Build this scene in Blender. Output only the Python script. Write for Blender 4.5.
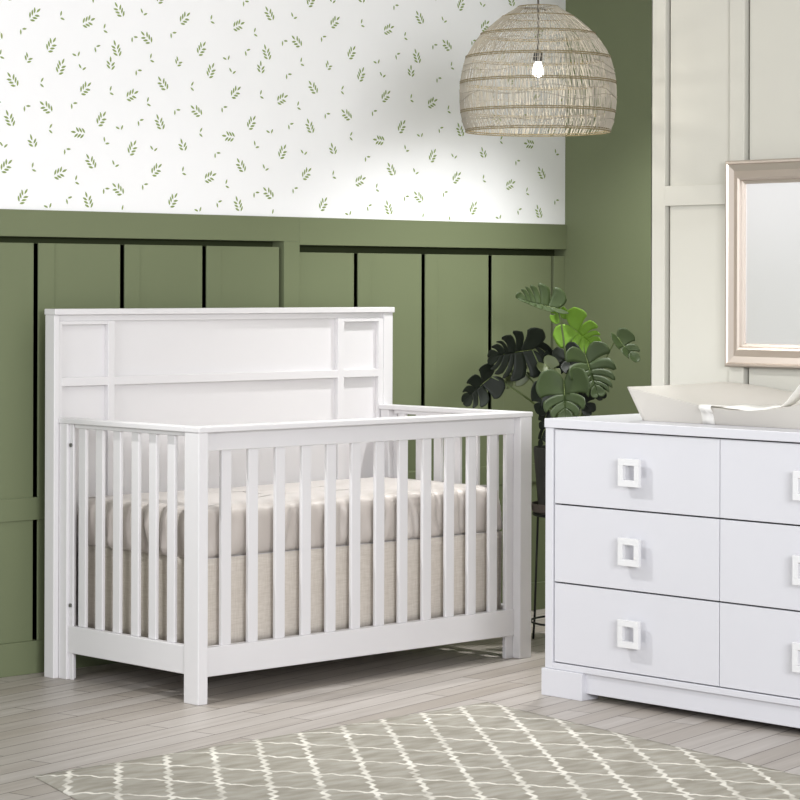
import bpy, bmesh, math, random
from mathutils import Vector, Matrix, noise
random.seed(7)
for o in list(bpy.data.objects): bpy.data.objects.remove(o)
S = bpy.context.scene
COL = S.collection

# ------------------------------------------------------------------ camera
YAW = 0.7581
cam = bpy.data.cameras.new('camera'); cam.sensor_width = 36; cam.sensor_fit = 'HORIZONTAL'
cam.lens = 2494.3 * 36 / 800; cam.shift_y = -(400 - 284.77) / 800; cam.clip_end = 60
co = bpy.data.objects.new('camera', cam); COL.objects.link(co)
FW = Vector((math.sin(YAW), math.cos(YAW), 0)); RT = Vector((math.cos(YAW), -math.sin(YAW), 0)); UP = Vector((0, 0, 1))
ROLL = 0.0030
r2 = RT * math.cos(ROLL) + UP * math.sin(ROLL); u2 = UP * math.cos(ROLL) - RT * math.sin(ROLL)
mw = Matrix((r2, u2, -FW)).transposed().to_4x4(); mw.translation = (-4.845, -6.018, 1.302)
co.matrix_world = mw
S.camera = co

# ------------------------------------------------------------------ light
S.view_settings.view_transform = 'Standard'; S.view_settings.look = 'None'
S.view_settings.gamma = 1; S.view_settings.exposure = 0.06
W = bpy.data.worlds.new('world'); S.world = W; W.use_nodes = True
bg = W.node_tree.nodes['Background']; bg.inputs[0].default_value = (0.94, 0.965, 1.0, 1); bg.inputs[1].default_value = 0.61

def area(name, loc, target, sx, sy, power, col=(1, 1, 1)):
    l = bpy.data.lights.new(name, 'AREA'); l.shape = 'RECTANGLE'; l.size = sx; l.size_y = sy; l.energy = power; l.color = col
    o = bpy.data.objects.new(name, l); COL.objects.link(o); o.location = loc
    o.rotation_euler = (Vector(target) - Vector(loc)).to_track_quat('-Z', 'Y').to_euler()
    return o
area('fill_area_left', (-4.6, -0.9, 1.8), (0.8, -0.5, 0.7), 2.0, 1.6, 60, (0.97, 0.98, 1.0))  # soft fill added on the open left side, no window there
area('fill_area_front', (-3.4, -7.6, 2.2), (0.8, 0.6, 0.8), 2.4, 1.5, 350, (0.97, 0.975, 1.0))  # added off-camera fill from the front, not a real window
area('added_overhead_fill', (-0.3, -1.15, 2.66), (-0.3, -1.15, 0), 1.5, 0.5, 5, (0.97, 0.98, 1.0))  # invented overhead fill for wall and floor brightness, no fixture
def spot(name, loc, target, power, deg, blend, r):
    l = bpy.data.lights.new(name, 'SPOT'); l.energy = power; l.spot_size = math.radians(deg); l.spot_blend = blend; l.shadow_soft_size = r
    o = bpy.data.objects.new(name, l); COL.objects.link(o); o.location = loc
    o.rotation_euler = (Vector(target) - Vector(loc)).to_track_quat('-Z', 'Y').to_euler()
spot('added_shadow_spot', (-.8, .45, 2.66), (.75, -1.0, .1), 130, 66, .7, .035)  # unseen spot added so the drawer handles cast shadows
spot('added_alcove_fill', (1.95, -.02, 2.66), (1.85, .2, 0), 185, 96, 1.0, .06)  # added unseen source that lifts the dark alcove, plant and floor
spot('added_crib_fill', (.7, -.35, 2.66), (.6, .3, 0), 14, 100, 1.0, .06)  # weak extra fill added over crib and wallpaper, no fixture

# ------------------------------------------------------------------ helpers
def tag(o, label=None, cat=None, group=None, kind=None):
    if label: o['label'] = label
    if cat: o['category'] = cat
    if group: o['group'] = group
    if kind: o['kind'] = kind
    return o
def thing(name, label, cat, loc=(0, 0, 0), group=None):
    o = bpy.data.objects.new(name, None); COL.objects.link(o); o.location = loc; o.empty_display_size = .1
    return tag(o, label, cat, group)
def obj(name, bm, mat, parent=None, smooth=False, bevel=0, seg=2, solid=0, off=-1):
    me = bpy.data.meshes.new(name); bmesh.ops.recalc_face_normals(bm, faces=bm.faces); bm.to_mesh(me); bm.free()
    for m in (mat if isinstance(mat, (list, tuple)) else [mat]): me.materials.append(m)
    o = bpy.data.objects.new(name, me); COL.objects.link(o)
    if smooth:
        for p in me.polygons: p.use_smooth = True
    if solid:
        s = o.modifiers.new('solid', 'SOLIDIFY'); s.thickness = solid; s.offset = off
    if bevel:
        b = o.modifiers.new('bevel', 'BEVEL'); b.width = bevel; b.segments = seg; b.limit_method = 'ANGLE'; b.harden_normals = False
    if parent:
        o.parent = parent
        w = Vector((0, 0, 0)); p = parent
        while p: w += p.location; p = p.parent
        me.transform(Matrix.Translation(-w))
    return o
def box(bm, x0, x1, y0, y1, z0, z1, mi=0):
    xs = sorted((x0, x1)); ys = sorted((y0, y1)); zs = sorted((z0, z1))
    v = [bm.verts.new((x, y, z)) for x in xs for y in ys for z in zs]
    for f in ((0, 1, 3, 2), (4, 6, 7, 5), (0, 4, 5, 1), (2, 3, 7, 6), (0, 2, 6, 4), (1, 5, 7, 3)):
        bm.faces.new([v[i] for i in f]).material_index = mi
def bx(*boxes):
    bm = bmesh.new()
    for b in boxes: box(bm, *b)
    return bm
def tube(bm, pts, r, n=6, cap=True, mi=0):
    pts = [Vector(p) for p in pts]; rings = []; side = None
    for i, p in enumerate(pts):
        d = (pts[min(i + 1, len(pts) - 1)] - pts[max(i - 1, 0)]).normalized()
        if side is None:
            side = d.cross(Vector((0, 0, 1)) if abs(d.z) < .9 else Vector((1, 0, 0))).normalized()
        side = (side - d * side.dot(d)).normalized(); up = d.cross(side)
        rr = r[i] if isinstance(r, (list, tuple)) else r
        rings.append([bm.verts.new(p + side * rr * math.cos(2 * math.pi * k / n) + up * rr * math.sin(2 * math.pi * k / n)) for k in range(n)])
    for a, b in zip(rings, rings[1:]):
        for k in range(n): bm.faces.new((a[k], a[(k + 1) % n], b[(k + 1) % n], b[k])).material_index = mi
    if cap:
        bm.faces.new(rings[0]).material_index = mi; bm.faces.new(rings[-1]).material_index = mi
def ring_tube(bm, c, R, r, n=64, m=6):
    c = Vector(c); rings = []
    for i in range(n):
        a = 2 * math.pi * i / n; d = Vector((math.cos(a), math.sin(a), 0))
        rings.append([bm.verts.new(c + d * (R + r * math.cos(2 * math.pi * k / m)) + UP * r * math.sin(2 * math.pi * k / m)) for k in range(m)])
    for i in range(n):
        a, b = rings[i], rings[(i + 1) % n]
        for k in range(m): bm.faces.new((a[k], b[k], b[(k + 1) % m], a[(k + 1) % m]))
def lathe(bm, prof, c=(0, 0, 0), n=40, mi=0):
    c = Vector(c); rings = []
    for r, z in prof:
        rings.append([bm.verts.new(c + Vector((r * math.cos(2 * math.pi * k / n), r * math.sin(2 * math.pi * k / n), z))) for k in range(n)])
    for a, b in zip(rings, rings[1:]):
        for k in range(n): bm.faces.new((a[k], a[(k + 1) % n], b[(k + 1) % n], b[k])).material_index = mi
    if prof[0][0] > 1e-6: bm.faces.new(rings[0])
    if prof[-1][0] > 1e-6: bm.faces.new(rings[-1])
    bmesh.ops.remove_doubles(bm, verts=bm.verts, dist=1e-6)
def interp(t, pts):
    for (a, va), (b, vb) in zip(pts, pts[1:]):
        if t <= b: return va + (vb - va) * (t - a) / (b - a)
    return pts[-1][1]

# ------------------------------------------------------------------ materials
def lin(c):
    return tuple(((v / 255) / 12.92 if v / 255 <= .04045 else ((v / 255 + .055) / 1.055) ** 2.4) for v in c) + (1,)
def mat(name, rgb, rough=.5, metal=0, spec=.5, var=0, vscale=6, bump=0, bscale=80, sheen=0):
    m = bpy.data.materials.new(name); m.use_nodes = True; nt = m.node_tree; p = nt.nodes['Principled BSDF']
    c = lin(rgb); p.inputs['Base Color'].default_value = c; p.inputs['Roughness'].default_value = rough
    p.inputs['Metallic'].default_value = metal; p.inputs['Specular IOR Level'].default_value = spec
    if sheen: p.inputs['Sheen Weight'].default_value = sheen
    tc = nt.nodes.new('ShaderNodeTexCoord')
    n = nt.nodes.new('ShaderNodeTexNoise'); n.inputs['Scale'].default_value = vscale; n.inputs['Detail'].default_value = 4
    nt.links.new(tc.outputs['Object'], n.inputs['Vector'])
    mx = nt.nodes.new('ShaderNodeMixRGB'); mx.inputs[1].default_value = tuple(v * (1 - var) for v in c[:3]) + (1,); mx.inputs[2].default_value = tuple(min(1, v * (1 + var)) for v in c[:3]) + (1,)
    nt.links.new(n.outputs['Fac'], mx.inputs[0]); nt.links.new(mx.outputs[0], p.inputs['Base Color'])
    if bump:
        n2 = nt.nodes.new('ShaderNodeTexNoise'); n2.inputs['Scale'].default_value = bscale; n2.inputs['Detail'].default_value = 3
        nt.links.new(tc.outputs['Object'], n2.inputs['Vector'])
        b = nt.nodes.new('ShaderNodeBump'); b.inputs['Strength'].default_value = bump; b.inputs['Distance'].default_value = .003
        nt.links.new(n2.outputs['Fac'], b.inputs['Height']); nt.links.new(b.outputs[0], p.inputs['Normal'])
    return m
M_white = mat('white_lacquer', (219, 217, 218), .38, var=.012)
M_dress = mat('white_lacquer_cool', (208, 208, 213), .38, var=.012)
M_handle = mat('handle_white', (222, 222, 223), .25)
M_green = mat('sage_green_paint', (114, 122, 92), .55, var=.05, vscale=1.6, spec=.3)
M_greend = mat('green_gap_shade', (60, 66, 45), .9, spec=.05)  # dark backing, shade painted into the panelling gaps
M_cream = mat('cream_paint', (200, 198, 188), .5, var=.015, vscale=2, spec=.3)
M_paper = mat('wallpaper_white', (248, 248, 249), .7, spec=.2)
M_sprig = mat('wallpaper_leaf_green', (140, 158, 96), .75, var=.12, vscale=25, spec=.15)
M_ceil = mat('ceiling_white', (240, 240, 238), .8, spec=.1)
M_gap = mat('cabinet_gap_shade', (70, 68, 68), .9, spec=.05)  # dark fill paints the shade between the white drawers
M_steel = mat('bolt_steel', (150, 150, 150), .35, metal=.9)
M_pad = mat('changing_pad_vinyl', (208, 204, 196), .5, var=.01)
M_strap = mat('strap_webbing', (240, 238, 232), .75, bump=.2, bscale=400)
M_frame = mat('champagne_frame', (192, 181, 170), .34, metal=.7)
M_rattan = mat('rattan_weave', (156, 150, 137), .75, var=.16, vscale=40)
M_hoop = mat('rattan_hoop', (120, 108, 78), .8, var=.2, vscale=60)
M_black = mat('black_metal', (22, 22, 22), .45)
M_cord = mat('cord', (60, 56, 50), .7)
M_pot = mat('charcoal_pot', (62, 60, 58), .7, var=.35, vscale=28)
M_plate = mat('stand_tray', (96, 86, 82), .6)
M_soil = mat('soil', (45, 36, 28), .95, bump=.6, bscale=60)
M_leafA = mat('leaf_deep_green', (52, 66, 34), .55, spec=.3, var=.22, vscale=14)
M_leafB = mat('leaf_shaded', (26, 32, 24), .55, spec=.3, var=.2, vscale=14)  # leaves standing in shade, their darkness painted into the colour
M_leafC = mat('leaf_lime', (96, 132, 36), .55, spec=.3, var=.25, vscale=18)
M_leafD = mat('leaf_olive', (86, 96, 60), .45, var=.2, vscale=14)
M_vein = mat('leaf_vein', (128, 142, 84), .5)
M_stem = mat('stem_green', (86, 100, 56), .5, var=.2)
M_sheet = mat('fitted_sheet', (192, 184, 177), .45, var=.05, vscale=5, bump=.25, bscale=40, sheen=.3)
M_rib = mat('frame_inner', (231, 229, 229), .4)

def linen():
    m = mat('linen_skirt', (216, 206, 193), .85, spec=.1); nt = m.node_tree; p = nt.nodes['Principled BSDF']
    tc = nt.nodes['Texture Coordinate']
    for n in list(nt.nodes):
        if n.type in ('MIX_RGB',): nt.nodes.remove(n)
    outs = []
    for sc in ((260, 260, 22), (30, 30, 300)):
        mp = nt.nodes.new('ShaderNodeMapping'); mp.inputs['Scale'].default_value = sc
        n = nt.nodes.new('ShaderNodeTexNoise'); n.inputs['Scale'].default_value = 1; n.inputs['Detail'].default_value = 3
        nt.links.new(tc.outputs['Object'], mp.inputs[0]); nt.links.new(mp.outputs[0], n.inputs['Vector']); outs.append(n)
    a = nt.nodes.new('ShaderNodeMath'); a.operation = 'ADD'
    nt.links.new(outs[0].outputs['Fac'], a.inputs[0]); nt.links.new(outs[1].outputs['Fac'], a.inputs[1])
    cr = nt.nodes.new('ShaderNodeValToRGB'); cr.color_ramp.elements[0].position = .3; cr.color_ramp.elements[1].position = .7
    h = nt.nodes.new('ShaderNodeMath'); h.operation = 'MULTIPLY'; h.inputs[1].default_value = .5
    nt.links.new(a.outputs[0], h.inputs[0]); nt.links.new(h.outputs[0], cr.inputs[0])
    cr.color_ramp.elements[0].color = lin((194, 185, 174)); cr.color_ramp.elements[1].color = lin((216, 209, 200))
    nt.links.new(cr.outputs[0], p.inputs['Base Color'])
    return m
M_linen = linen()

def floor_mat():
    m = bpy.data.materials.new('floor_planks'); m.use_nodes = True; nt = m.node_tree; p = nt.nodes['Principled BSDF']; L = nt.links
    tc = nt.nodes.new('ShaderNodeTexCoord'); mp = nt.nodes.new('ShaderNodeMapping'); mp.inputs['Rotation'].default_value = (0, 0, -math.radians(11.9))
    L.new(tc.outputs['Object'], mp.inputs[0])
    def brick(c1, c2, mort, bias=0):
        b = nt.nodes.new('ShaderNodeTexBrick'); b.offset = .37; b.offset_frequency = 2; b.squash = 1
        b.inputs['Scale'].default_value = 1; b.inputs['Brick Width'].default_value = .95; b.inputs['Row Height'].default_value = .088
        b.inputs['Mortar Size'].default_value = .0024; b.inputs['Mortar Smooth'].default_value = .3; b.inputs['Bias'].default_value = bias
        b.inputs['Color1'].default_value = c1; b.inputs['Color2'].default_value = c2; b.inputs['Mortar'].default_value = mort
        L.new(mp.outputs[0], b.inputs['Vector']); return b
    b = brick(lin((163, 155, 146)), lin((180, 174, 168)), lin((96, 88, 82)))
    mp2 = nt.nodes.new('ShaderNodeMapping'); mp2.inputs['Scale'].default_value = (2.2, 34, 1); L.new(mp.outputs[0], mp2.inputs[0])
    n = nt.nodes.new('ShaderNodeTexNoise'); n.inputs['Scale'].default_value = 1; n.inputs['Detail'].default_value = 6; L.new(mp2.outputs[0], n.inputs['Vector'])
    cr = nt.nodes.new('ShaderNodeValToRGB'); cr.color_ramp.elements[0].color = (.84, .82, .8, 1); cr.color_ramp.elements[1].color = (1.08, 1.08, 1.08, 1)
    cr.color_ramp.elements[0].position = .3; cr.color_ramp.elements[1].position = .7
    L.new(n.outputs['Fac'], cr.inputs[0])
    mx = nt.nodes.new('ShaderNodeMixRGB'); mx.blend_type = 'MULTIPLY'; mx.inputs[0].default_value = .8
    L.new(b.outputs['Color'], mx.inputs[1]); L.new(cr.outputs[0], mx.inputs[2]); L.new(mx.outputs[0], p.inputs['Base Color'])
    p.inputs['Roughness'].default_value = .42; p.inputs['Specular IOR Level'].default_value = .4
    bp = nt.nodes.new('ShaderNodeBump'); bp.inputs['Strength'].default_value = .3; bp.inputs['Distance'].default_value = .002; bp.invert = True
    L.new(b.outputs['Fac'], bp.inputs['Height']); L.new(bp.outputs[0], p.inputs['Normal'])
    return m

def rug_mat():
    m = bpy.data.materials.new('rug_trellis'); m.use_nodes = True; nt = m.node_tree; p = nt.nodes['Principled BSDF']; L = nt.links
    tc = nt.nodes.new('ShaderNodeTexCoord')
    def noise_(scale, detail=3, vec=None):
        n = nt.nodes.new('ShaderNodeTexNoise'); n.inputs['Scale'].default_value = scale; n.inputs['Detail'].default_value = detail
        L.new(vec or tc.outputs['Object'], n.inputs['Vector']); return n
    def math_(op, a, b=None):
        n = nt.nodes.new('ShaderNodeMath'); n.operation = op
        for i, v in enumerate((a, b)):
            if v is None: continue
            if isinstance(v, (int, float)): n.inputs[i].default_value = v
            else: L.new(v, n.inputs[i])
        return n.outputs[0]
    def dot(d):
        n = nt.nodes.new('ShaderNodeVectorMath'); n.operation = 'DOT_PRODUCT'; n.inputs[1].default_value = d
        L.new(tc.outputs['Object'], n.inputs[0]); return n.outputs['Value']
    node = Vector((-0.424, -0.805, 0))
    d1 = Vector((.602, .798, 0)).normalized(); d2 = Vector((-.523, .852, 0)).normalized()
    n1 = Vector((d1.y, -d1.x, 0)); n2 = Vector((d2.y, -d2.x, 0))
    wob = noise_(34, 2); fade = noise_(9, 4)
    res = []
    for nrm, along, s, w in ((n1, d1, .130, .0075), (n2, d2, .195, .0065)):
        c = math_('ADD', dot(tuple(nrm)), -node.dot(nrm) + s * 40.5)
        zz = math_('PINGPONG', math_('MULTIPLY', dot(tuple(along)), 1.0), .030)
        c = math_('ADD', c, math_('MULTIPLY', math_('SUBTRACT', zz, .015), .38))
        c = math_('ADD', c, math_('MULTIPLY', math_('SUBTRACT', wob.outputs['Fac'], .5), .020))
        fr = math_('ABSOLUTE', math_('SUBTRACT', math_('FRACT', math_('DIVIDE', c, s)), .5))
        dist = math_('MULTIPLY', fr, s)
        mr = nt.nodes.new('ShaderNodeMapRange'); mr.interpolation_type = 'SMOOTHSTEP'
        mr.inputs['From Min'].default_value = w * .55; mr.inputs['From Max'].default_value = w * 1.35; mr.inputs['To Min'].default_value = 1; mr.inputs['To Max'].default_value = 0
        L.new(dist, mr.inputs['Value']); res.append(mr.outputs[0])
    ln = math_('MAXIMUM', res[0], res[1])
    fm = nt.nodes.new('ShaderNodeMapRange'); fm.inputs['From Min'].default_value = .34; fm.inputs['From Max'].default_value = .6; fm.inputs['To Min'].default_value = .35; fm.inputs['To Max'].default_value = 1
    L.new(fade.outputs['Fac'], fm.inputs['Value'])
    ln = math_('MULTIPLY', ln, fm.outputs[0])
    base = nt.nodes.new('ShaderNodeValToRGB'); base.color_ramp.elements[0].color = lin((150, 145, 133)); base.color_ramp.elements[1].color = lin((176, 172, 162))
    base.color_ramp.elements[0].position = .32; base.color_ramp.elements[1].position = .68
    mpb = nt.nodes.new('ShaderNodeMapping'); mpb.inputs['Rotation'].default_value = (0, 0, .75); mpb.inputs['Scale'].default_value = (9, 26, 9)
    L.new(tc.outputs['Object'], mpb.inputs[0]); nb = noise_(1, 5, mpb.outputs[0]); L.new(nb.outputs['Fac'], base.inputs[0])
    mx = nt.nodes.new('ShaderNodeMixRGB'); L.new(ln, mx.inputs[0]); L.new(base.outputs[0], mx.inputs[1]); mx.inputs[2].default_value = lin((236, 232, 222))
    L.new(mx.outputs[0], p.inputs['Base Color']); p.inputs['Roughness'].default_value = .95; p.inputs['Specular IOR Level'].default_value = .1
    fine = noise_(260, 2)
    bp = nt.nodes.new('ShaderNodeBump'); bp.inputs['Strength'].default_value = .5; bp.inputs['Distance'].default_value = .004
    L.new(math_('ADD', math_('MULTIPLY', ln, .6), math_('MULTIPLY', fine.outputs['Fac'], .5)), bp.inputs['Height']); L.new(bp.outputs[0], p.inputs['Normal'])
    return m

def mirror_mat():
    m = bpy.data.materials.new('hazy_mirror'); m.use_nodes = True; p = m.node_tree.nodes['Principled BSDF']
    p.inputs['Base Color'].default_value = (.90, .89, .90, 1); p.inputs['Metallic'].default_value = .7; p.inputs['Roughness'].default_value = .3
    return m
def emit(name, rgb, s):
    m = bpy.data.materials.new(name); m.use_nodes = True; p = m.node_tree.nodes['Principled BSDF']
    p.inputs['Emission Color'].default_value = rgb + (1,); p.inputs['Emission Strength'].default_value = s
    return m

# ------------------------------------------------------------------ setting
WY, CU, CX = .877, 2.605, 1.48           # back wall, alcove wall, cream wall planes
CEIL = 2.7
def struct(name, bm, m, bevel=0, **k):
    return tag(obj(name, bm, m, bevel=bevel, **k), kind='structure')
struct('floor', bx((-4.6, 2.75, -6.4, .96, -.06, 0)), floor_mat())
struct('ceiling', bx((-1.9, 2.75, -2.6, .96, CEIL, CEIL + .06)), M_ceil)

# wall_back: backing, then the wallpaper with its sprigs above the panelling
bm = bx((-1.9, 2.7, .935, .96, 0, CEIL))
struct('wall_back', bm, M_greend)
H = (0.00399555, 1.19867e-05, -0.140369, -0.000418884, -0.00330542, 2.23844, -0.000329463, -9.88392e-07)
def wall_pt(u, v):
    q = H[6] * u + H[7] * v + 1
    return (H[0] * u + H[1] * v + H[2]) / q, (H[3] * u + H[4] * v + H[5]) / q
ZP = 1.5485
bm = bmesh.new(); box(bm, -1.9, 2.605, WY, .935, ZP, CEIL)
def leaflet(x, z, ang, ln, wd):
    c, s = math.cos(ang), math.sin(ang)
    pr = [(0, 0), (.3, .42), (.6, .46), (.85, .25), (1, 0), (.85, -.25), (.6, -.46), (.3, -.42)]
    vs = []
    for a, b in pr:
        px, pz = x + c * a * ln - s * b * wd, z + s * a * ln + c * b * wd
        if not (-1.88 < px < 2.603 and ZP + .001 < pz < CEIL - .002): return
        vs.append(bm.verts.new((px, WY - .0006, pz)))
    f = bm.faces.new(vs); f.material_index = 1
    if f.normal.y > 0: f.normal_flip()
def sprig(x, z, deg, n, k=1.0):
    # n leaflets in pairs along a stem; direction deg
    a = math.radians(deg); d = (math.cos(a), math.sin(a)); Ls = .0125 * k
    tot = Ls * (n // 2 + .6); bxx, bz = x - d[0] * tot * .55, z - d[1] * tot * .55
    for i in range(n):
        if i == n - 1 and n % 2: leaflet(bxx + d[0] * Ls * (n // 2), bz + d[1] * Ls * (n // 2), a, .022 * k, .0078 * k); break
        t = (i // 2) * Ls; sd = 1 if i % 2 else -1
        o_ = .004 if sd > 0 else 0; g_ = .0022 * sd
        leaflet(bxx + d[0] * (t + o_) - d[1] * g_, bz + d[1] * (t + o_) + d[0] * g_, a + sd * math.radians(46), .0215 * k, .0078 * k)
BIG = [(34, 14.7, 42, 7), (87.6, 21.7, 25, 7), (50.9, 45.4, 55, 7), (60.5, 67.4, 65, 7), (12.8, 80.5, 130, 7), (84.9, 88.7, 42, 7), (46.5, 107.5, 145, 7),
       (119.3, 10.7, 125, 7), (146.8, 38.1, 140, 7), (116.5, 49.5, 110, 7), (110.6, 64.6, 92, 5), (131.3, 95.2, 28, 7),
       (9.6, 119.4, 115, 7), (101, 119.4, 55, 7), (79, 132.7, 175, 7), (32.6, 142.3, 110, 5), (132, 148.5, 60, 7)]
SML = [(61.9, 15.8, 30), (22.7, 30.5, -40), (105.2, 28.6, 25), (28.2, 57.8, 60), (76.3, 53.9, 115), (97, 47.9, -30), (82.1, 67, 80), (42.2, 82.5, 10), (1.5, 54.5, 30),
       (26.5, 107.5, -45), (73.6, 104.8, -40), (143.6, 12.1, 70), (134, 38.5, -45), (138.1, 71.8, -45), (111.3, 90.8, 25), (148.5, 102, 25),
       (50.9, 128.6, 10), (3.4, 144.4, 85), (66.7, 150.6, -45), (105.9, 141, 55), (119.6, 127.2, 110), (140.2, 121.7, -35)]
for i in range(-3, 5):
    for j in range(-2, 3):
        for L_, big in ((BIG, 1), (SML, 0)):
            for e in L_:
                u = e[0] + 150.2 * i - 28.4 * j; v = e[1] + 3.8 * i + 151.6 * j
                if not (-420 < u < 570 and -120 < v < 224): continue
                x, z = wall_pt(u, v)
                if big: sprig(x, z, e[2], e[3])
                else: sprig(x, z, e[2], 4 if e[2] == 60 else 2, .9)
struct('wall_back_wallpaper', bm, [M_paper, M_sprig])

# green panelling: chair rail, stile, boards with gaps added as dark shade lines, battens, lower rail
def trim(n, *boxes, m=M_green, bevel=.0015): return struct('trim_%d' % n, bx(*boxes), m, bevel=bevel)
F = .868
trim(1, (-1.9, 1.169, F, .935, 1.459, ZP), (1.169, CU, F, .935, 1.447, ZP))          # chair rail
trim(2, (1.094, 1.169, F, .935, .109, 1.459))                                            # wide stile
trim(3, (-1.9, CU, F, .935, 0, .109))                                                # baseboard band
grooves = [-1.435, -1.075, -.715, -.355, .006, .366, .728, 1.086, 1.455, 1.806, 2.172, 2.532]
gw = .0085
edges = [-1.9] + grooves + [CU]
k = 4
for a, b in zip(edges, edges[1:]):
    x0 = a + (gw if a != -1.9 else 0); x1 = b - (gw if b != CU else 0)
    if abs(a - 1.086) < 1e-6: x0 = 1.169
    top = 1.438 if b <= 1.0861 else 1.420
    bat = (x0, min(x0 + .066, x1), WY - .004, .935, .109, top)
    trim(k, (x0, x1, WY, .935, .109, top)); k += 1
    if abs(a - 1.086) > 1e-6 and x1 - x0 > .1 and a != -1.9: trim(k, bat); k += 1
trim(k, (-1.9, 1.094, F + .002, .93, .513, .588)); k += 1                              # lower rail
trim(k, (1.169, CU, F + .002, .93, .513, .588)); k += 1
# alcove wall (green) and the cream panelled wall that steps out in front of it
struct('wall_alcove', bx((CU, CU + .06, -.6, .96, 0, CEIL)), M_green)
struct('wall_right', bx((CX + .05, CU + .06, -4.6, -.560, 0, CEIL)), M_greend)  # same painted shade behind the gaps of the cream wall
yb = -4.6
cr = [(CX, CX + .05, -.614, -.554, 0, CEIL)]
struct('trim_%d' % k, bx((CX, CU + .05, -.560, -.554, 0, CEIL), *cr), M_cream, bevel=.0015); k += 1
ys = [-.614 - .333 * i for i in range(12)]
for i, y in enumerate(ys):
    yn = ys[i + 1] if i + 1 < len(ys) else yb
    for z0, z1 in ((.12, 1.566), (1.632, 2.62)):
        struct('trim_%d' % k, bx((CX + .014, CX + .05, y - .012, yn + .06, z0, z1)), M_cream); k += 1
    if i + 1 < len(ys): struct('trim_%d' % k, bx((CX, CX + .05, yn, yn + .06, .12, 1.566), (CX, CX + .05, yn, yn + .06, 1.632, 2.62)), M_cream, bevel=.0015); k += 1
struct('trim_%d' % k, bx((CX, CX + .05, yb, -.614, 1.566, 1.632)), M_cream, bevel=.0015); k += 1
struct('trim_%d' % k, bx((CX, CX + .05, yb, -.614, 0, .12)), M_cream, bevel=.0015); k += 1
struct('trim_%d' % k, bx((CX, CX + .05, yb, -.614, 2.62, CEIL)), M_cream, bevel=.0015); k += 1

# ------------------------------------------------------------------ rug
def rug():
    c = [Vector((.695, -.567, 0)), Vector((.32, -2.96, 0)), Vector((-1.72, -2.96, 0)), Vector((-1.019, -.579, 0))]
    bm = bmesh.new(); n = 60; g = []
    for i in range(n + 1):
        row = []
        for j in range(n + 1):
            u, v = i / n, j / n
            p = (c[0] * (1 - u) + c[3] * u) * (1 - v) + (c[1] * (1 - u) + c[2] * u) * v
            e = min(u, 1 - u, v, 1 - v)
            h = .011 * min(1, (e * 26) ** .5) + .0015 * noise.noise(p * 9)
            row.append(bm.verts.new((p.x, p.y, max(.0035, h + .001))))
        g.append(row)
    for i in range(n):
        for j in range(n): bm.faces.new((g[i][j], g[i + 1][j], g[i + 1][j + 1], g[i][j + 1]))
    # skirt down to the floor and an underside
    rim = [g[i][0] for i in range(n + 1)] + [g[n][j] for j in range(1, n + 1)] + [g[i][n] for i in range(n - 1, -1, -1)] + [g[0][j] for j in range(n - 1, 0, -1)]
    low = [bm.verts.new((v.co.x, v.co.y, .0005)) for v in rim]
    for a in range(len(rim)):
        b = (a + 1) % len(rim); bm.faces.new((rim[a], rim[b], low[b], low[a]))
    bm.faces.new(low)
    o = obj('rug', bm, rug_mat(), smooth=True)
    tag(o, 'grey beige area rug with an ivory diamond trellis lying on the plank floor', 'rug')
rug()

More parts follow.
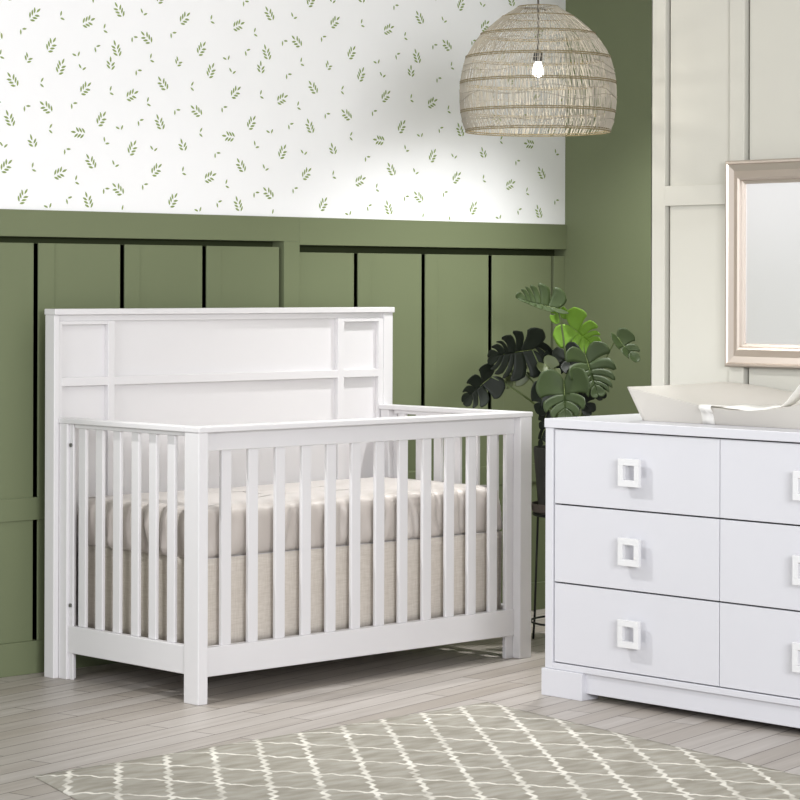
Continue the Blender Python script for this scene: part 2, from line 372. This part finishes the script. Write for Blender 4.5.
# ------------------------------------------------------------------ crib
def crib():
    L, Dp, Hc = 1.491, .735, .859
    t = thing('crib', 'white slatted baby crib with a tall panelled headboard against the green wall', 'crib', (L / 2, Dp / 2, 0))
    B = .0025
    # headboard
    hb = obj('headboard', bx((-.015, 1.505, .757, .775, .2, 1.198)), M_white, t, bevel=B)
    obj('cap', bx((-.021, 1.517, .728, .79, 1.199, 1.219)), M_white, hb, bevel=B)
    for x0, x1 in ((-.019, .003), (1.468, 1.514)):
        obj('post', bx((x0, x1, .7355, .788, 0, 1.199)), M_white, hb, bevel=B)
    obj('moulding', bx((.0145, 1.4465, .7385, .757, .962, .991)), M_white, hb, bevel=.0015)
    for x0, x1 in ((.203, .231), (1.241, 1.272)):
        obj('moulding', bx((x0, x1, .7375, .757, .2, 1.178)), M_white, hb, bevel=.0015)
    for x0, x1 in ((.003, .203), (1.272, 1.468)):
        obj('moulding', bx((x0, x1, .7395, .757, 1.166, 1.178)), M_white, hb, bevel=.0015)
    for x0, x1 in ((.003, .016), (1.445, 1.468)):
        obj('moulding', bx((x0, x1, .7393, .757, .2, 1.1775)), M_white, hb, bevel=.0015)
    obj('moulding', bx((.003, 1.468, .746, .757, 1.178, 1.199)), M_white, hb, bevel=.0015)
    obj('bottom_rail', bx((.003, 1.468, .742, .78, .085, .2)), M_white, hb, bevel=B)
    # posts (stepped section: outer post and recessed inner post)
    for x0, x1, i0, i1 in ((0, .038, .038, .066), (1.434, L, 1.398, 1.434)):
        obj('front_post', bx((x0, x1, 0, .072, 0, .842), (i0, i1, .034, .052, 0, .842)), M_white, t, bevel=B)
    for x0, x1 in ((0, .04), (1.451, L)):
        obj('back_post', bx((x0, x1, .690, .7345, 0, .842)), M_white, t, bevel=B)
    for x0, x1 in ((.010, .018), (1.473, 1.481)):
        obj('back_stile', bx((x0, x1, .668, .690, 0, .842)), M_white, t, bevel=B)
    # top rails
    obj('top_rail', bx((-.002, L + .002, -.003, .074, .842, Hc)), M_white, t, bevel=B)
    for x0, x1 in ((-.002, .05), (1.441, L + .002)):
        obj('top_rail', bx((x0, x1, .0745, .7345, .842, Hc)), M_white, t, bevel=B)
        xm = (x0 + x1) / 2
        obj('side_rail', bx((xm - .012, xm + .012, .072, .664, .828, .842)), M_white, t, bevel=B)
    obj('front_rail', bx((.038, 1.434, .03, .064, .782, .842)), M_white, t, bevel=B)
    # bottom rails
    obj('bottom_rail', bx((.038, 1.434, .028, .062, .079, .170)), M_white, t, bevel=B)
    for x0, x1 in ((.006, .034), (1.457, 1.485)):
        obj('bottom_rail', bx((x0, x1, .072, .690, .088, .177)), M_white, t, bevel=B)
    # slats
    for x in (.147, .257, .370, .481, .589, .698, .806, .913, 1.023, 1.132, 1.238, 1.342):
        x -= .004
        obj('slat', bx((x - .0205, x + .0205, .038, .052, .169, .783)), M_white, t, bevel=.003, seg=3)
    for y in (.629, .536, .442, .345, .254, .160):
        y += .002
        for x in (.018, 1.461):
            obj('slat', bx((x, x + .013, y - .0195, y + .0195, .177, .829)), M_white, t, bevel=.003, seg=3)
    # bolts on the left back stile
    for z in (.772, .245):
        bm = bmesh.new(); tube(bm, [(.005, .678, z), (.0105, .678, z)], .0065, 16)
        o = obj('bolt', bm, M_steel, t, smooth=False); o['label'] = 'small steel bolt head'
    # mattress support
    obj('mattress_support', bx((.08, 1.41, .092, .705, .425, .4394)), M_white, t)
crib()

# ------------------------------------------------------------------ mattress with gathered fitted sheet
def mattress():
    x0, x1, y0, y1, z0, z1 = .052, 1.441, .082, .716, .4395, .598
    bm = bmesh.new(); cr = .028
    per = []
    cs = [((x1 - cr, y1 - cr), 0), ((x0 + cr, y1 - cr), 90), ((x0 + cr, y0 + cr), 180), ((x1 - cr, y0 + cr), 270)]
    for i, ((cx, cy), a0) in enumerate(cs):
        for k in range(8):
            a = math.radians(a0 + 90 * k / 8); per.append(Vector((cx + cr * math.cos(a), cy + cr * math.sin(a), 0)))
        a = math.radians(a0 + 90); p = Vector((cx + cr * math.cos(a), cy + cr * math.sin(a), 0))
        (nx, ny), na = cs[(i + 1) % 4]; q = Vector((nx + cr * math.cos(a), ny + cr * math.sin(a), 0))
        m = 200 if abs(q.x - p.x) > abs(q.y - p.y) else 90
        for k in range(m): per.append(p.lerp(q, k / m))
    N = len(per); ctr = Vector(((x0 + x1) / 2, (y0 + y1) / 2, 0))
    prof = [(.012, 0), (.002, .012), (-.001, .03), (0, .06), (0, .09), (.001, .115), (.006, .137), (.016, .150), (.032, .157), (.055, .1595), (.1, .160), (.18, .160), (.26, .160)]
    rings = []
    nrm = []
    for i in range(N):
        d = (per[(i + 1) % N] - per[i - 1]).normalized(); nrm.append(Vector((d.y, -d.x, 0)))
    for j, (ins, h) in enumerate(prof):
        row = []
        for i, p in enumerate(per):
            hh = h / .16; wv = math.sin(math.pi * min(1, hh * 1.05)) if hh < .95 else 0
            s = i * .0068
            fold = noise.noise(Vector((s * 7.5, hh * .9, 3))) * .012 + noise.noise(Vector((s * 26, hh * 1.6 + s * 2, 9))) * .009 - (1 - abs(noise.noise(Vector((s * 13, hh * .5, 20))))) ** 7 * .020 + .003 + .006 * math.sin(s * 46 + 5 * noise.noise(Vector((s * 3, hh * 1.2, 31))))
            amp = min(1, max(0, (1 - max(0, (hh - .80)) / .2))) * min(1, hh * 6 + .25)
            q = p - nrm[i] * (ins - min(.010, fold * amp) - .001)
            if ins > .09:
                f = (ins - .055) / .28; q = (p - nrm[i] * .055).lerp(ctr, min(.93, f))
            zz = z0 + h + (noise.noise(Vector((q.x * 5, q.y * 9, 1))) * .004 if hh > .9 else 0) + (-.004 * abs(noise.noise(Vector((s * 18, 5, 2)))) if .8 < hh < .99 else 0)
            zz = min(zz, z1 + .008)
            row.append(bm.verts.new((q.x, q.y, zz)))
        rings.append(row)
    for a, b in zip(rings, rings[1:]):
        for i in range(N): bm.faces.new((a[i], a[(i + 1) % N], b[(i + 1) % N], b[i]))
    bm.faces.new(rings[0]); bm.faces.new(rings[-1])
    o = obj('mattress', bm, M_sheet, smooth=True)
    tag(o, 'crib mattress in a gathered taupe fitted sheet behind the white slats', 'mattress')
mattress()

# linen skirt hanging from the support
def skirt():
    t = thing('crib_skirt', 'oatmeal linen crib skirt hanging below the mattress inside the crib', 'crib skirt', (.745, .4, .162))
    x0, x1, y0, y1, z0, z1 = .068, 1.424, .082, .716, .162, .4392
    def pan(p, q):
        bm = bmesh.new(); n = 60; m = 10; g = []
        p = Vector(p); q = Vector(q); d = (q - p).normalized(); nn = Vector((d.y, -d.x, 0))
        for i in range(n + 1):
            row = []
            for j in range(m + 1):
                v = j / m; b = p.lerp(q, i / n)
                off = nn * (noise.noise(Vector((i * .16, v * .8, p.x + p.y * 3))) * .006 * v)
                row.append(bm.verts.new((b.x + off.x, b.y + off.y, z1 + (z0 - z1) * v)))
            g.append(row)
        for i in range(n):
            for j in range(m): bm.faces.new((g[i][j], g[i + 1][j], g[i + 1][j + 1], g[i][j + 1]))
        return obj('panel', bm, M_linen, t, smooth=True, solid=.003, off=0)
    e = .004
    pan((x0 + e, y0, 0), (x1 - e, y0, 0)); pan((x1, y0, 0), (x1, y1, 0)); pan((x1 - e, y1, 0), (x0 + e, y1, 0)); pan((x0, y1, 0), (x0, y0, 0))
skirt()

# ------------------------------------------------------------------ dresser
def dresser():
    X, Y0, Y1 = .945, -.578, -1.985
    t = thing('dresser', 'white six drawer dresser with square ring pulls beside the cream panelled wall', 'dresser', (1.2, (Y0 + Y1) / 2, 0))
    B = .002
    obj('top', bx((X - .004, 1.452, Y1 - .002, Y0 + .002, .850, .879)), M_dress, t, bevel=B)
    cs = obj('body', bx((X, 1.45, Y0 - .033, Y0, .0865, .850), (X, 1.45, Y1, Y1 + .033, .0865, .850), (1.42, 1.449, Y1 + .033, Y0 - .033, .0865, .850),
                   (X, 1.42, Y1 + .033, Y0 - .033, .0865, .106)), M_dress, t, bevel=B)
    obj('carcass', bx((.985, 1.42, Y1 + .033, Y0 - .033, .106, .849)), M_gap, t)
    obj('plinth', bx((X + .012, X + .03, Y1 + .17, Y0 - .155, .022, .0862), (1.40, 1.42, Y1 + .17, Y0 - .155, .022, .0862)), M_dress, t, bevel=B)
    for ya, yb_ in ((Y0 + .008, Y0 - .165), (Y1 - .008, Y1 + .165)):
        for xa, xb in ((X - .008, X + .07), (1.38, 1.452)):
            obj('foot', bx((xa, xb, ya, yb_, 0, .0862)), M_dress, t, bevel=B)
    rows = [(.1095, .3585), (.3635, .6065), (.6115, .8455)]
    cols = [(-.6145, -1.2825), (-1.2855, -1.9515)]
    for z0, z1 in rows:
        for ya, yb_ in cols:
            d = obj('drawer', bx((X + .005, X + .024, yb_, ya, z0, z1), (X + .024, .985, yb_ + .02, ya - .02, z0 + .02, z1 - .02)), M_dress, t, bevel=.0012)
            cy = (ya + yb_) / 2 - .004; cz = (z0 + z1) / 2 - .001; h = .0425; w = .020
            bm = bmesh.new(); xa, xb = X - .029, X - .017
            box(bm, xa, xb, cy - h, cy + h, cz + h - w, cz + h); box(bm, xa, xb, cy - h, cy + h, cz - h, cz - h + w)
            box(bm, xa, xb, cy - h, cy - h + w, cz - h + w, cz + h - w); box(bm, xa, xb, cy + h - w, cy + h, cz - h + w, cz + h - w)
            for s in (-1, 1): box(bm, xb, X + .0052, cy + h - w + .004, cy + h - .004, cz + s * (h - w / 2) - .006, cz + s * (h - w / 2) + .006)
            obj('handle', bm, M_handle, d, bevel=.0008)
dresser()

# ------------------------------------------------------------------ changing pad
def pad():
    t = thing('changing_pad', 'cream contoured changing pad with white safety strap on top of the dresser', 'changing pad', (1.23, -1.285, .879))
    z0 = .8795; ya, yb_ = -.816, -1.744; yc = (ya + yb_) / 2; hl = (ya - yb_) / 2
    def top(y, x):
        s = min(1, abs(y - yc) / hl)
        h = interp(s, [(0, .049), (.12, .050), (.3, .058), (.6, .080), (.85, .099), (1, .104)])
        xx = (x - 1.03) / .41; xx = max(0, min(1, xx)); d = .014 * math.sin(math.pi * xx) * (1 - s) 
        return z0 + h - d + .036 * (xx * xx * (3 - 2 * xx)) * (1 - s ** 3)
    n, m = 48, 22; bm = bmesh.new()
    g = []; lo = []
    for i in range(n + 1):
        v = i / n; row = []; rl = []
        for j in range(m + 1):
            u = j / m
            y = yc + hl * (1 - 2 * v); x = 1.03 + .41 * u
            # rounded plan corners
            a = abs(1 - 2 * v); e = abs(1 - 2 * u)
            k_ = max(0, a - .93) / .07 * max(0, e - .86) / .14
            y -= (1 if v < .5 else -1) * k_ * .022; x += (1 if u < .5 else -1) * k_ * .022
            row.append(bm.verts.new((x, y, top(y, x))))
            yl = yc + (y - yc) * (hl - .03) / hl; xl = 1.235 + (x - 1.235) * (.205 - .045) / .205
            rl.append(bm.verts.new((xl, yl, z0)))
        g.append(row); lo.append(rl)
    for i in range(n):
        for j in range(m):
            bm.faces.new((g[i][j], g[i + 1][j], g[i + 1][j + 1], g[i][j + 1])); bm.faces.new((lo[i][j], lo[i][j + 1], lo[i + 1][j + 1], lo[i + 1][j]))
    for G, H_ in ((g, lo),):
        rim = [(i, 0) for i in range(n)] + [(n, j) for j in range(m)] + [(i, m) for i in range(n, 0, -1)] + [(0, j) for j in range(m, 0, -1)]
        for a in range(len(rim)):
            (i, j), (p, q) = rim[a], rim[(a + 1) % len(rim)]
            bm.faces.new((G[i][j], G[p][q], H_[p][q], H_[i][j]))
    obj('cushion', bm, M_pad, t, smooth=True, bevel=.007, seg=3)
    # safety strap : over the front edge and loosely across the top
    def ribbon(path, wdir, w):
        bm = bmesh.new(); pv = None
        for i, p in enumerate(path):
            p = Vector(p); wd = Vector(wdir[i] if isinstance(wdir, list) else wdir).normalized() * w / 2
            c = [bm.verts.new(p - wd), bm.verts.new(p + wd)]
            if pv: bm.faces.new((pv[0], pv[1], c[1], c[0]))
            pv = c
        return bm
    y = -1.165; zt = top(y, 1.04)
    path = [(1.070, y + .022, .8805), (1.062, y + .018, .895), (1.046, y + .010, .918), (1.030, y, zt - .012), (1.022, y, zt - .003), (1.024, y, zt + .004), (1.035, y, zt + .0055), (1.06, y - .005, top(y, 1.06) + .004), (1.09, y - .02, top(y, 1.09) + .004)]
    obj('strap', ribbon(path, (0, 1, 0), .046), M_strap, t, smooth=True, solid=.003, off=0)
    path = []; wd = []
    for i in range(26):
        s = i / 25; yy = -1.185 - .37 * s; xx = 1.09 + .03 * math.sin(s * 3) - .05 * s
        zz = top(yy, xx) + .005 + .006 * math.sin(s * 9) ** 2 + max(0, s - .62) ** 1.2 * .22
        path.append((xx, yy, zz)); wd.append((1, .25 - s * .5, .45 * math.sin(s * 5) + max(0, s - .6) * 1.2))
    obj('strap', ribbon(path, wd, .042), M_strap, t, smooth=True, solid=.003, off=0)
pad()

# ------------------------------------------------------------------ mirror
def mirror():
    ya, yb_, z0, z1 = -.888, -1.690, 1.041, 1.705
    t = thing('wall_mirror', 'rectangular mirror in a champagne moulded frame hung on the cream wall', 'mirror', (CX, (ya + yb_) / 2, (z0 + z1) / 2))
    prof = [(0, .0), (0, .022), (.004, .027), (.010, .028), (.014, .023), (.034, .019), (.044, .024), (.056, .030), (.063, .027), (.066, .018), (.074, .016), (.076, .010), (.076, 0)]
    bm = bmesh.new(); rings = []
    for ins, dep in prof:
        x = CX - dep
        rings.append([bm.verts.new((x, ya - ins, z0 + ins)), bm.verts.new((x, ya - ins, z1 - ins)), bm.verts.new((x, yb_ + ins, z1 - ins)), bm.verts.new((x, yb_ + ins, z0 + ins))])
    for a, b in zip(rings, rings[1:] + rings[:1]):
        for k_ in range(4): bm.faces.new((a[k_], a[(k_ + 1) % 4], b[(k_ + 1) % 4], b[k_]))
    obj('frame', bm, M_frame, t)
    obj('glass', bx((CX - .010, CX - .004, yb_ + .075, ya - .075, z0 + .075, z1 - .075)), mirror_mat(), t)
mirror()

# ------------------------------------------------------------------ pendant lamp
def pendant():
    C = Vector((1.121, -.374, 0)); sc = .003288
    def zz(y): return 1.302 + (285.2 - y) * sc
    t = thing('pendant_lamp', 'large woven rattan dome pendant lamp with a glowing bulb hanging by the wallpaper', 'pendant lamp', (C.x, C.y, CEIL))
    ctrl = [(7, 20), (10, 24), (17, 36), (24, 45), (35, 57), (46, 65.5), (58, 72), (70, 75.5), (83, 77.6), (97, 78.2), (112, 77), (123, 75), (131, 72)]
    rad = lambda y: interp(y, ctrl) * sc
    hoops = [7, 17, 35, 58, 83, 112, 131]
    bm = bmesh.new()
    for ti, (a, b) in enumerate(zip(hoops, hoops[1:])):
        N = [90, 150, 210, 250, 270, 270][ti]
        slant = [0.05, .10, .05, -.04, .012, .07][ti]
        for i in range(N):
            if random.random() < .05: continue
            a0 = 2 * math.pi * i / N + random.uniform(-.006, .006); sl = slant + random.uniform(-.025, .025)
            pts = []
            for s in (0, .33, .66, 1):
                y = a + (b - a) * s; r = rad(y) + random.uniform(-.0015, .0015); an = a0 + sl * s
                pts.append((C.x + r * math.cos(an), C.y + r * math.sin(an), zz(y)))
            tube(bm, pts, .00135 + random.uniform(-.0002, .0004), 3, cap=False)
    # loose wandering strands woven around the dome
    for y0, amp in ((42, 2.5), (66, 3), (72, 2.2), (94, 3.5), (99, 3), (122, 2), (27, 2)):
        ph = random.uniform(0, 6); pts = []
        for i in range(73):
            an = 2 * math.pi * i / 72; y = y0 + amp * math.sin(an * 3 + ph) + amp * .6 * math.sin(an * 7 + ph * 2)
            r = rad(y) + .002; pts.append((C.x + r * math.cos(an), C.y + r * math.sin(an), zz(y)))
        tube(bm, pts, .0012, 3, cap=False)
    o = obj('woven_shade', bm, M_rattan, t)
    for y in hoops:
        for dy in ((-.9, .9) if y in (35, 58, 83, 112, 131) else (0,)):
            bm = bmesh.new(); ring_tube(bm, (C.x, C.y, zz(y + dy)), rad(y) + .001, .0021, 72, 6)
            h = obj('hoop', bm, M_hoop, t, smooth=True); h['label'] = 'darker bound rattan hoop'
    bm = bmesh.new(); tube(bm, [(C.x, C.y, CEIL - .012), (C.x, C.y, zz(53))], .0032, 8); obj('cord', bm, M_cord, t, smooth=True)
    bm = bmesh.new(); lathe(bm, [(.0, 0), (.05, 0), (.052, -.006), (.03, -.02), (.0, -.022)], (C.x, C.y, CEIL - .0005), 32); obj('ceiling_rose', bm, M_black, t, smooth=True)
    # top spokes carry the shade
    bm = bmesh.new()
    for i in range(3):
        an = i * 2.094 + .4; tube(bm, [(C.x, C.y, zz(8)), (C.x + rad(8) * math.cos(an), C.y + rad(8) * math.sin(an), zz(8))], .002, 6)
    obj('spoke', bm, M_cord, t)
    bm = bmesh.new(); lathe(bm, [(0, zz(51)), (.010, zz(51.5)), (.0165, zz(53)), (.0165, zz(60)), (.012, zz(62)), (0, zz(62))], (C.x, C.y, 0), 20); obj('socket', bm, M_black, t, smooth=True)
    bm = bmesh.new(); zc = zz(71.5); lathe(bm, [(0, zz(61.5)), (.011, zz(62)), (.013, zz(64)), (.016, zc + .012), (.019, zc), (.0165, zc - .011), (.009, zc - .017), (0, zc - .019)], (C.x, C.y, 0), 20)
    obj('bulb', bm, emit('bulb_glow', (1.0, .96, .88), 9), t, smooth=True)
    l = bpy.data.lights.new('bulb_light', 'POINT'); l.energy = 4; l.shadow_soft_size = .03; l.color = (1, .95, .87)
    lo = bpy.data.objects.new('bulb_light', l); COL.objects.link(lo); lo.location = (C.x, C.y, zc - .06)
pendant()

# ------------------------------------------------------------------ plant stand and monstera
PC = Vector((1.877, .149, 0))
def stand():
    t = thing('plant_stand', 'black metal plant stand with thin legs and ring behind the crib corner', 'plant stand', PC)
    bm = bmesh.new(); lathe(bm, [(0, .474), (.150, .474), (.158, .480), (.160, .508), (.154, .508), (.150, .490), (0, .490)], PC, 48)
    obj('tray', bm, M_plate, t, smooth=False, bevel=.001)
    bm = bmesh.new(); ring_tube(bm, (PC.x, PC.y, .077), .160, .004, 64, 8); obj('ring', bm, M_black, t, smooth=True)
    bm = bmesh.new(); ring_tube(bm, (PC.x, PC.y, .468), .150, .006, 64, 8); obj('ring', bm, M_black, t, smooth=True)
    for k_ in range(4):
        a = math.radians(198 + 90 * k_); d = Vector((math.cos(a), math.sin(a), 0))
        bm = bmesh.new(); tube(bm, [PC + d * .149 + UP * .47, PC + d * .162 + UP * .077, PC + d * .167 + UP * .0005], .0042, 8); obj('leg', bm, M_black, t, smooth=True)
stand()

def plant():
    base = Vector((PC.x, PC.y, .4905))
    t = thing('potted_monstera', 'leafy monstera plant in a dark pot on the stand in the alcove corner', 'plant', base)
    bm = bmesh.new(); lathe(bm, [(0, .4905), (.125, .4905), (.135, .50), (.152, .70), (.152, .712), (.143, .712), (.140, .69), (0, .69)], PC, 48)
    obj('pot', bm, M_pot, t, smooth=False, bevel=.001)
    bm = bmesh.new(); lathe(bm, [(0, .691), (.06, .697), (.12, .693), (.139, .691)], PC, 32); obj('soil', bm, M_soil, t, smooth=True)
    U = .0036484
    def P(px, py, d=0):           # picture-plane offset from the stem centre: right, up, and d metres away from the viewer
        return Vector((PC.x, PC.y, 1.3035)) + RT * ((px - 575) * U) + UP * ((285.3 - py) * U) + FW * d
    def leaf(b, tp, W, db=0, dt=0, tilt=0, m=M_leafA, slits=(.24, .38, .5, .62, .75), bend=.12, droop=.25, root=None, arch=.1, flip=1, fold=.18):
        B_, T_ = P(*b, db), P(*tp, dt); ax = (T_ - B_); Ln = ax.length; ax.normalize()
        side = ax.cross(FW).normalized(); nr = side.cross(ax).normalized()
        side, nr = side * math.cos(tilt) + nr * math.sin(tilt), nr * math.cos(tilt) - side * math.sin(tilt)
        W *= U; Ln_ = Ln
        def pt(s, t_, sg):
            w = W * interp(s, [(0, .62), (.08, .88), (.22, 1.0), (.4, .97), (.6, .8), (.8, .52), (.93, .24), (1, .03)])
            al = math.radians(interp(s, [(0, -66), (.12, -40), (.3, -4), (.5, 18), (.8, 36), (1, 60)]) + 22 * t_ * t_)
            q = B_ + ax * (s * Ln) + (side * sg * math.cos(al) + ax * math.sin(al)) * (t_ * w)
            r_ = t_ * w
            return q - nr * flip * (fold * r_ + droop * r_ * r_ / W * (1 + .15 * math.sin(s * 9)) + bend * Ln * (s ** 2) + .012 * W * math.sin(t_ * 5 + s * 17))
        bm = bmesh.new()
        for sg in (1, -1):
            sl = [0] + [v + random.uniform(-.03, .03) for v in slits] + [1]
            for a, b_ in zip(sl, sl[1:]):
                mid = (a + b_) / 2; ns = max(3, int((b_ - a) * 26)); nt_ = 9; g = []
                t0 = random.uniform(.28, .5)
                for i in range(ns + 1):
                    s0 = a + (b_ - a) * i / ns; row = []
                    for j in range(nt_ + 1):
                        tt = j / nt_; kk = max(0, tt - t0) / (1 - t0)
                        lf, rf = (1 if a > 0 else 0), (1 if b_ < 1 else 0)
                        k2 = .23 * kk ** .8
                        s = mid + (s0 - mid) * (1 - (k2 if (s0 < mid and lf) or (s0 > mid and rf) else 0))
                        e = abs(s0 - mid) / ((b_ - a) / 2)
                        sx = (s0 - mid) / ((b_ - a) / 2)
                        rnd = 1 - ((.17 * ((sx - .5) / 1.5) ** 2 + (.10 * max(0, sx - .6) / .4 if rf else 0)) if lf else (.14 * max(0, sx) ** 2.5))
                        row.append(bm.verts.new(pt(min(1, max(0, s)), tt * rnd, sg)))
                    g.append(row)
                for i in range(ns):
                    for j in range(nt_): bm.faces.new((g[i][j], g[i + 1][j], g[i + 1][j + 1], g[i][j + 1]))
        bmesh.ops.remove_doubles(bm, verts=bm.verts, dist=.0002)
        lf_ = obj('leaf', bm, m, t, smooth=True, solid=.0009, off=0)
        bm = bmesh.new(); tube(bm, [pt(s / 10, 0, 1) + nr * flip * .0006 for s in range(11)], [.0018 * (1 - .75 * s / 10) for s in range(11)], 5); obj('midrib', bm, M_vein, lf_, smooth=True)
        # petiole from the crown of the plant to the leaf base
        R = root if root is not None else PC + Vector((random.uniform(-.04, .04), random.uniform(-.04, .04), .693))
        mid = R.lerp(B_, .5) + UP * arch; pts = []
        for i in range(13):
            s = i / 12; pts.append(R * (1 - s) ** 2 + mid * 2 * s * (1 - s) + B_ * s * s)
        bm = bmesh.new(); tube(bm, pts, [.0052 * (1 - .5 * i / 12) for i in range(13)], 7); obj('petiole', bm, M_stem, t, smooth=True)
    # the trunk
    rad = math.radians
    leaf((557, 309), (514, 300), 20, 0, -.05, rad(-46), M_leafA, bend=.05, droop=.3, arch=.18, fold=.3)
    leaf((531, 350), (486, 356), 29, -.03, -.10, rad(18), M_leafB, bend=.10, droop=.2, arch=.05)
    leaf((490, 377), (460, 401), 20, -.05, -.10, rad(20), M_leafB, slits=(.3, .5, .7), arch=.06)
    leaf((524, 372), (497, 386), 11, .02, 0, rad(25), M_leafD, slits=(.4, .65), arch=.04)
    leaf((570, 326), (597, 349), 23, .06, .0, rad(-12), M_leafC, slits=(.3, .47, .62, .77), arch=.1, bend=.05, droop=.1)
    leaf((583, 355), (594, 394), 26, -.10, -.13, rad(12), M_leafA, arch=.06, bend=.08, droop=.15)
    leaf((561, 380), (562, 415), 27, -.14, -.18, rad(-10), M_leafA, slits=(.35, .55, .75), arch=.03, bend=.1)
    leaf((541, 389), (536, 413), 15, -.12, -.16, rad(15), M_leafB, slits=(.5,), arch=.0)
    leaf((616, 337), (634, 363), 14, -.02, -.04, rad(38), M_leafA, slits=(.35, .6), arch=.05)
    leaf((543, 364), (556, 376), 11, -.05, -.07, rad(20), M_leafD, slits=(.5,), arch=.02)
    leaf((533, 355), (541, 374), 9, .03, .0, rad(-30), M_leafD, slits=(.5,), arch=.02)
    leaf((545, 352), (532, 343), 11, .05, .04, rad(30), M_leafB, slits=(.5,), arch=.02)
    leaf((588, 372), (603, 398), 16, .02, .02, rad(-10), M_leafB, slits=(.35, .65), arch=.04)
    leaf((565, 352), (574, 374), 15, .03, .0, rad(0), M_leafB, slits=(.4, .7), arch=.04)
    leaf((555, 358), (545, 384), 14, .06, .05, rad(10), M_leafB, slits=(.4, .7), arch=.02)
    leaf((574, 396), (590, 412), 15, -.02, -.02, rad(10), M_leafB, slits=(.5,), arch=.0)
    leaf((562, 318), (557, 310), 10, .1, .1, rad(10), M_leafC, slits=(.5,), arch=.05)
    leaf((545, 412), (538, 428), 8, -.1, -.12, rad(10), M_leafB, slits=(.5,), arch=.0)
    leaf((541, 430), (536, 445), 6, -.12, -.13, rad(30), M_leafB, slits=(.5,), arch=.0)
    # central stem
    bm = bmesh.new(); tube(bm, [PC + UP * .692, P(566, 410, 0), P(558, 385, .01), P(549, 362, .02)], [.012, .010, .008, .006], 8); obj('trunk', bm, M_stem, t, smooth=True)
plant()
